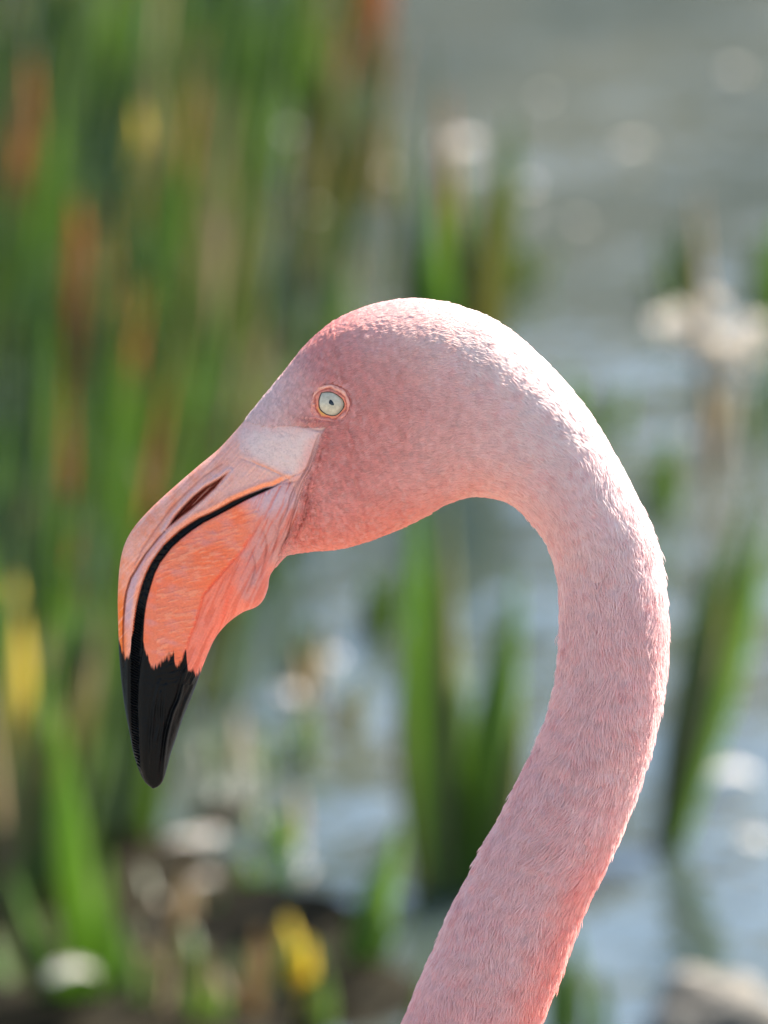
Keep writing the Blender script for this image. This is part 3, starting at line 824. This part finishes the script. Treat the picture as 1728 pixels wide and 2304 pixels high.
def plain_material(name, c, rough):
    m, n, l, b = material(name)
    tc = n.new("ShaderNodeTexCoord"); n1 = noise_node(n, l, 300, 2, 0.5, tc.outputs["Object"])
    r = ramp_node(n, [(0.3, tuple(x * 0.85 for x in c)), (0.7, c)])
    l.new(n1.outputs["Fac"], r.inputs["Fac"]); l.new(r.outputs[0], b.inputs["Base Color"])
    b.inputs["Roughness"].default_value = rough
    return m
IRIS = iris_material(); PUPIL = plain_material("pupil", (0.006, 0.006, 0.006), 0.12); RIM = plain_material("eye_rim", (0.02, 0.014, 0.01), 0.3)
w0 = float(skin_w(np.array([EYE_U]), np.array([EYE_V]))[0])
ER = 40.0; EW = w0 - 5.0 - ER + 12.0
def on_ball(uu, vv, lift=0.0):
    r2 = (uu - EYE_U) ** 2 + (vv - EYE_V) ** 2
    return EW + np.sqrt(np.maximum((ER + lift) ** 2 - r2, 0.0))
for sgn in (1, -1):
    na, nb = 64, 24
    a = np.linspace(0, 2 * np.pi, na, endpoint=False); ph = np.linspace(0.0, np.pi, nb)
    A, Ph = np.meshgrid(a, ph)
    uu = EYE_U + ER * np.sin(Ph) * np.cos(A); vv = EYE_V + ER * np.sin(Ph) * np.sin(A); ww = (EW + ER * np.cos(Ph)) * sgn
    ii = np.arange(na * nb).reshape(nb, na)
    F = np.stack([ii[:-1], np.roll(ii, -1, 1)[:-1], np.roll(ii, -1, 1)[1:], ii[1:]], -1).reshape(-1, 4)
    eye = mesh_object("eye", world_pt(uu.ravel(), vv.ravel(), ww.ravel()), F, IRIS, bird, bird_loc)
    eye["label"] = "pale grey white eye with tiny black pupil"
    pol = np.array([(742.3,902.2),(745,900.9),(749.2,904.6),(751.6,909),(752.2,912.5),(750.5,913.8),(746.5,913.3),(741.5,909.8),(741,905.5)])
    pol = catmull(np.vstack([pol, pol[:1]]), 5)[:-1]
    pc = pol.mean(0)
    rings = [pc + (pol - pc) * k for k in (0.02, 0.5, 1.0)]
    pu = np.vstack(rings); n_ = len(pol)
    pwv = on_ball(pu[:, 0], pu[:, 1], 0.5) * sgn
    jj = np.arange(3 * n_).reshape(3, n_)
    F = np.stack([jj[:-1], np.roll(jj, -1, 1)[:-1], np.roll(jj, -1, 1)[1:], jj[1:]], -1).reshape(-1, 4)
    mesh_object("pupil", world_pt(pu[:, 0], pu[:, 1], pwv), F, PUPIL, eye)
    eye.children[0].location = (0, 0, 0)
    me_ = eye.children[0].data
    co = np.empty(len(me_.vertices) * 3, np.float32); me_.vertices.foreach_get("co", co)
    co = co.reshape(-1, 3) - np.asarray(bird_loc, np.float32); me_.vertices.foreach_set("co", co.ravel()); me_.update()
    # lids: concentric folds of orange skin
    na, nb = 120, 34
    li = catmull(np.vstack([LID_IN, LID_IN[:1]]), 8)[:-1]; lo_ = catmull(np.vstack([LID_OUT, LID_OUT[:1]]), 8)[:-1]
    R = np.linspace(0, 1, nb)[:, None, None]
    ring = li[None] * (1 - R) + lo_[None] * R
    n_ = len(li)
    rr = np.repeat(np.linspace(0, 1, nb)[:, None], n_, 1)
    ang = np.arctan2(ring[..., 1] - EYE_V, ring[..., 0] - EYE_U)
    wob = (fbm(ang * 2.2 + 9, rr * 3, 7) - 0.5) * 0.45
    q_ = np.clip(rr + wob * np.sin(np.pi * rr), 0, 1)
    hgt = np.interp(q_, [0, 0.05, 0.14, 0.26, 0.33, 0.40, 0.58, 0.72, 0.78, 0.84, 0.92, 1.0], [1.0, 2.4, 3.4, 2.4, -0.4, 1.6, 4.6, 3.2, -0.6, 1.2, -0.2, -3.0])
    base = skin_w(ring[..., 0], ring[..., 1]) - 5 * sstep(75, 45, np.hypot(ring[..., 0] - EYE_U, ring[..., 1] - EYE_V))
    ballw = on_ball(ring[..., 0], ring[..., 1], 0.0)
    base = np.where(rr < 0.35, np.maximum(ballw - 0.3, 0) * (1 - rr / 0.35) + base * (rr / 0.35), base)
    ww = (base + hgt * 1.5 + (fbm(ring[..., 0] / 4, ring[..., 1] / 4, 12) - 0.5) * 3.0) * sgn
    qf = q_.ravel(); af = ang.ravel(); upm = sstep(0.35, -0.5, np.sin(af))
    nz = fbm(ring[..., 0].ravel() / 6, ring[..., 1].ravel() / 6, 14)
    cc = np.tile(shade((196, 128, 116)), (nb * n_, 1))
    cc = mixc(cc, shade((204, 156, 142)), upm * gauss(qf - 0.52, 0.17) * 0.9)
    cc = mixc(cc, shade((204, 118, 88)), sstep(0.42, 0.12, qf) * (0.55 + 0.45 * (1 - upm)))
    cc = mixc(cc, shade((168, 84, 70)), gauss(qf - 0.31, 0.045) * 0.7)
    cc = mixc(cc, shade((172, 92, 86)), gauss(qf - 0.78, 0.05) * 0.8)
    cc = mixc(cc, shade((190, 120, 116)), sstep(0.80, 0.95, qf))
    cc = mixc(cc, shade((160, 92, 84)), sstep(0.5, 0.75, nz) * 0.35)
    low_l = sstep(0.86, 1.0, np.cos(af - 2.45))
    cc = mixc(cc, shade((172, 150, 74)), low_l * gauss(qf - 0.14, 0.09) * 0.7)
    cc = mixc(cc, np.array([0.02, 0.014, 0.012]), sstep(0.13, 0.03, qf))  # dark lid edge, widened to paint a shadow ring round the iris
    ii = np.arange(nb * n_).reshape(nb, n_)
    F = np.stack([ii[:-1], np.roll(ii, -1, 1)[:-1], np.roll(ii, -1, 1)[1:], ii[1:]], -1).reshape(-1, 4)
    lid = mesh_object("eyelid", world_pt(ring[..., 0].ravel(), ring[..., 1].ravel(), ww.ravel()), F, SKIN, bird, bird_loc, colors=cc)
    lid["label"] = "wrinkled orange pink eyelid ring"

# ---- plumage: short tufts of barbs laid along the head and neck
cellP = Pskin
e1 = cellP[1:, :] - cellP[:-1, :]
e2 = np.roll(cellP, -1, 1) - cellP
cr = np.cross(e1, e2[:-1]); area = np.linalg.norm(cr, axis=-1)
cu = cellP[:-1, :, 0]; cv = cellP[:-1, :, 1]; cw = cellP[:-1, :, 2]; cap = AP[:-1]
Lf = np.interp(cap, [6, 7, 8, 9, 10, 11, 12, 13, 14, 15, 16, 22, 25, 29], [8, 9, 12, 15, 18, 21, 25, 28, 31, 34, 37, 42, 80, 160])
dens = 1.0 / (Lf ** 1.65 * 0.25)
feathered = ~(in_up | in_lo).reshape(NS, NT)[:-1]
border = sstep(7, 0, np.where(bare, np.maximum(sdS, 1.5), -5)).reshape(NS, NT)[:-1]
lid_d = inpoly(cu.ravel(), cv.ravel(), LID_OUT - (LID_OUT - LID_OUT.mean(0)) * 0.05).reshape(cu.shape) & (cap < 12)
feathered &= ~lid_d & (cap > 6.0) & (cap < 33.4)
wt = area * dens * feathered * border * np.where(cw > -20, 1.0, 0.45) * np.where(cap > 23.5, 0.35, 1.0)
NC = int(min(wt.sum() * 6, 520000))
pick = rng.choice(wt.size, NC, p=(wt / wt.sum()).ravel())
pi_, pj_ = np.unravel_index(pick, wt.shape)
fa = rng.random(NC)[:, None]; fb = rng.random(NC)[:, None]
pj2 = (pj_ + 1) % NT
root_p = (cellP[pi_, pj_] * (1 - fa) + cellP[pi_ + 1, pj_] * fa) * (1 - fb) + (cellP[pi_, pj2] * (1 - fa) + cellP[pi_ + 1, pj2] * fa) * fb
band = np.floor(AP[pi_, pj_]).astype(np.int64)                       # one tuft in every small cell, so no bare spots
hb = (1.0 / np.sqrt(1.0 / (np.interp(band + 0.5, [6, 7, 8, 9, 10, 11, 12, 13, 14, 15, 16, 22, 25, 29], [8, 9, 12, 15, 18, 21, 25, 28, 31, 34, 37, 42, 80, 160]) ** 1.65 * 0.25))) * 1.16
vox = np.floor(root_p / hb[:, None]).astype(np.int64)
key = ((band * 4001 + vox[:, 0] + 1000) * 4001 + vox[:, 1] + 1000) * 4001 + vox[:, 2] + 1000
_, keep = np.unique(key, return_index=True)
pi_, pj_, root_p = pi_[keep], pj_[keep], root_p[keep]
NFEA = len(keep)
print("tufts", NFEA)
T = e1[pi_, pj_]; T = T / (np.linalg.norm(T, axis=1, keepdims=True) + 1e-9)
Bn = e2[pi_, pj_]; Bn = Bn - T * (Bn * T).sum(1, keepdims=True); Bn /= np.linalg.norm(Bn, axis=1, keepdims=True) + 1e-9
N = np.cross(T, Bn); sg = np.sign((N * (root_p - np.concatenate([mid[pi_], np.zeros((NFEA, 1))], 1))).sum(1, keepdims=True)); N *= sg
fap = AP[pi_, pj_]; fL = Lf[pi_, pj_] * rng.uniform(0.7, 1.25, NFEA)
lift_k = 0.78 + 0.22 * sstep(11.5, 15.5, AP[pi_, pj_])
yaw = (fbm(root_p[:, 0] / 70, root_p[:, 1] / 70, 80) - 0.5) * 1.0 + rng.normal(0, 0.11, NFEA)
lift = rng.uniform(0.10, 0.21, NFEA) * np.where(rng.random(NFEA) < 0.04, 1.5, 1.0)
lift = lift * lift_k
fc = plumage(root_p[:, 0], root_p[:, 1], fap)
hue = rng.random(NFEA)
fc = mixc(fc, shade((190, 84, 84)), (hue < 0.10) * sstep(9, 14, fap) * 0.22)
fc = mixc(fc, shade((224, 196, 200)), (hue > 0.75) * 0.18)
fc *= (1 + rng.uniform(-1, 0.8, NFEA) * np.interp(fap, [8, 11, 14], [0.15, 0.12, 0.08]))[:, None]
NB = 9; NP = 5
k = np.arange(NB) - (NB - 1) / 2
tpar = np.linspace(0, 1, NP)
ang = yaw[:, None] + k[None] * 0.085 + rng.normal(0, 0.05, (NFEA, NB))
dirv = np.cos(ang)[..., None] * T[:, None] + np.sin(ang)[..., None] * Bn[:, None]
bl_ = fL[:, None] * (1 - 0.05 * np.abs(k)[None]) * rng.uniform(0.75, 1.1, (NFEA, NB))
rp = root_p[:, None] + Bn[:, None] * (k[None] * (0.030 * fL[:, None] + 0.35))[..., None]
lf_ = lift[:, None] * rng.uniform(0.7, 1.3, (NFEA, NB))
pts = (rp[:, :, None] + dirv[:, :, None] * (bl_[..., None] * tpar)[..., None]
       + N[:, None, None] * (bl_[..., None] * lf_[..., None] * (1.7 * tpar - 0.9 * tpar ** 2) + 0.4)[..., None])
pts = pts.reshape(-1, 3)
rad = (np.interp(fap, [7, 10, 16, 22, 26], [0.60, 0.66, 0.76, 0.82, 2.2])[:, None, None] * np.array([1.0, 1.0, 0.9, 0.65, 0.18])[None, None] * np.ones((1, NB, 1)))
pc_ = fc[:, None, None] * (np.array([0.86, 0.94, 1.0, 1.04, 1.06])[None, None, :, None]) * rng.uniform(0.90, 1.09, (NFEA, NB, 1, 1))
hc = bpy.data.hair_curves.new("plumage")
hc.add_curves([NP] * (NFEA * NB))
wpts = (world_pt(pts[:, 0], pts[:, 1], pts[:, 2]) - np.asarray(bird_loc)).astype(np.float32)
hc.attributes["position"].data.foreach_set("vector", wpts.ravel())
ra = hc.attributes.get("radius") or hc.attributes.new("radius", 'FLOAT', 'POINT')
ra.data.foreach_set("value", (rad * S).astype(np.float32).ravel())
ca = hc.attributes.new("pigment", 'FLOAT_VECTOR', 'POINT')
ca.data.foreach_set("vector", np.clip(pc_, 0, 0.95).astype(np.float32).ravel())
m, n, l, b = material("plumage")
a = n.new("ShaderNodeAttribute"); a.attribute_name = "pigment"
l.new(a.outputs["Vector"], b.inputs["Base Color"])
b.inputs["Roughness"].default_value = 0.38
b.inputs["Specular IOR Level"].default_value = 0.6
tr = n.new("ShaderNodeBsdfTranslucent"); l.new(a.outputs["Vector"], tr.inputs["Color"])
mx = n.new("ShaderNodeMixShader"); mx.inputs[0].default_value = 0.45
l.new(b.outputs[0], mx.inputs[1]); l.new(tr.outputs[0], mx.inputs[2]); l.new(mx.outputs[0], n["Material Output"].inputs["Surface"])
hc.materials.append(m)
po = bpy.data.objects.new("plumage", hc); COL.objects.link(po); po.parent = bird
po["kind"] = "stuff"; po["label"] = "short soft pink plumage covering head and neck"

# ---- wings, tail and legs, below the picture
WING = plain_material("wing_pink", (0.62, 0.20, 0.17), 0.6); LEG = plain_material("leg_pink", (0.42, 0.22, 0.20), 0.5)
for sgn in (1, -1):
    ns_, nt_ = 60, 24
    s_ = np.linspace(0, 1, ns_)[:, None]; t_ = np.linspace(0, 2 * np.pi, nt_, endpoint=False)[None]
    cx = 1750 + 2350 * s_; cyv = 3720 + 480 * s_ ** 1.4
    hh = 430 * np.sin(np.pi * np.clip(s_ * 0.95 + 0.06, 0, 1)) ** 0.75
    uu = cx + 0 * t_; vv = cyv - hh * np.cos(t_)
    ridge = 10 * np.abs(np.sin(14 * np.pi * s_ + 2 * np.cos(t_)))
    ww = (np.interp(s_[:, 0], [0, 0.25, 0.6, 1.0], [430, 560, 440, 70])[:, None] + 55 * np.sin(t_) * np.sin(np.pi * np.clip(s_, 0.03, 1)) ** 0.5 + ridge) * sgn
    ii = np.arange(ns_ * nt_).reshape(ns_, nt_)
    F = np.stack([ii[:-1], np.roll(ii, -1, 1)[:-1], np.roll(ii, -1, 1)[1:], ii[1:]], -1).reshape(-1, 4)
    mesh_object("wing", world_pt((uu + 0 * ww).ravel(), vv.ravel(), ww.ravel()), F, WING, bird, bird_loc)
    hip = world_pt(2350, 4300, 210 * sgn)
    knee = np.array([hip[0] + 0.035, hip[1], 0.30]); toe = np.array([hip[0] - 0.005, hip[1] + 0.004 * sgn, -0.01])
    path = catmull([hip, (hip + knee) / 2 + np.array([0.004, 0, 0]), knee, (knee + toe) / 2 + np.array([-0.004, 0, 0]), toe], 8)
    rl_ = np.interp(np.linspace(0, 1, len(path)), [0, 0.2, 0.45, 0.52, 0.6, 0.95, 1], [0.020, 0.010, 0.007, 0.011, 0.0065, 0.006, 0.008])
    a_ = np.linspace(0, 2 * np.pi, 12, endpoint=False)
    V = path[:, None] + rl_[:, None, None] * np.stack([np.cos(a_), np.sin(a_), 0 * a_], -1)[None]
    ii = np.arange(len(path) * 12).reshape(-1, 12)
    F = np.stack([ii[:-1], np.roll(ii, -1, 1)[:-1], np.roll(ii, -1, 1)[1:], ii[1:]], -1).reshape(-1, 4)
    leg = mesh_object("leg", V.reshape(-1, 3), F, LEG, bird, bird_loc)
    V = []; F = []
    for da in (-0.5, 0.0, 0.5):
        d_ = np.array([-math.cos(da), -math.sin(da), 0]); s2 = np.array([d_[1], -d_[0], 0])
        i = len(V); e_ = toe + d_ * 0.07 + np.array([0, 0, 0.002])
        V += [toe + s2 * 0.006, toe - s2 * 0.006, e_ - s2 * 0.003, e_ + s2 * 0.003, toe + np.array([0, 0, 0.010]), e_ + np.array([0, 0, 0.004])]
        F += [(i, i + 1, i + 2, i + 3), (i + 1, i + 4, i + 5, i + 2), (i + 4, i, i + 3, i + 5)]
    mesh_object("foot", np.array(V) - np.asarray(bird_loc), np.array(F), LEG, leg)
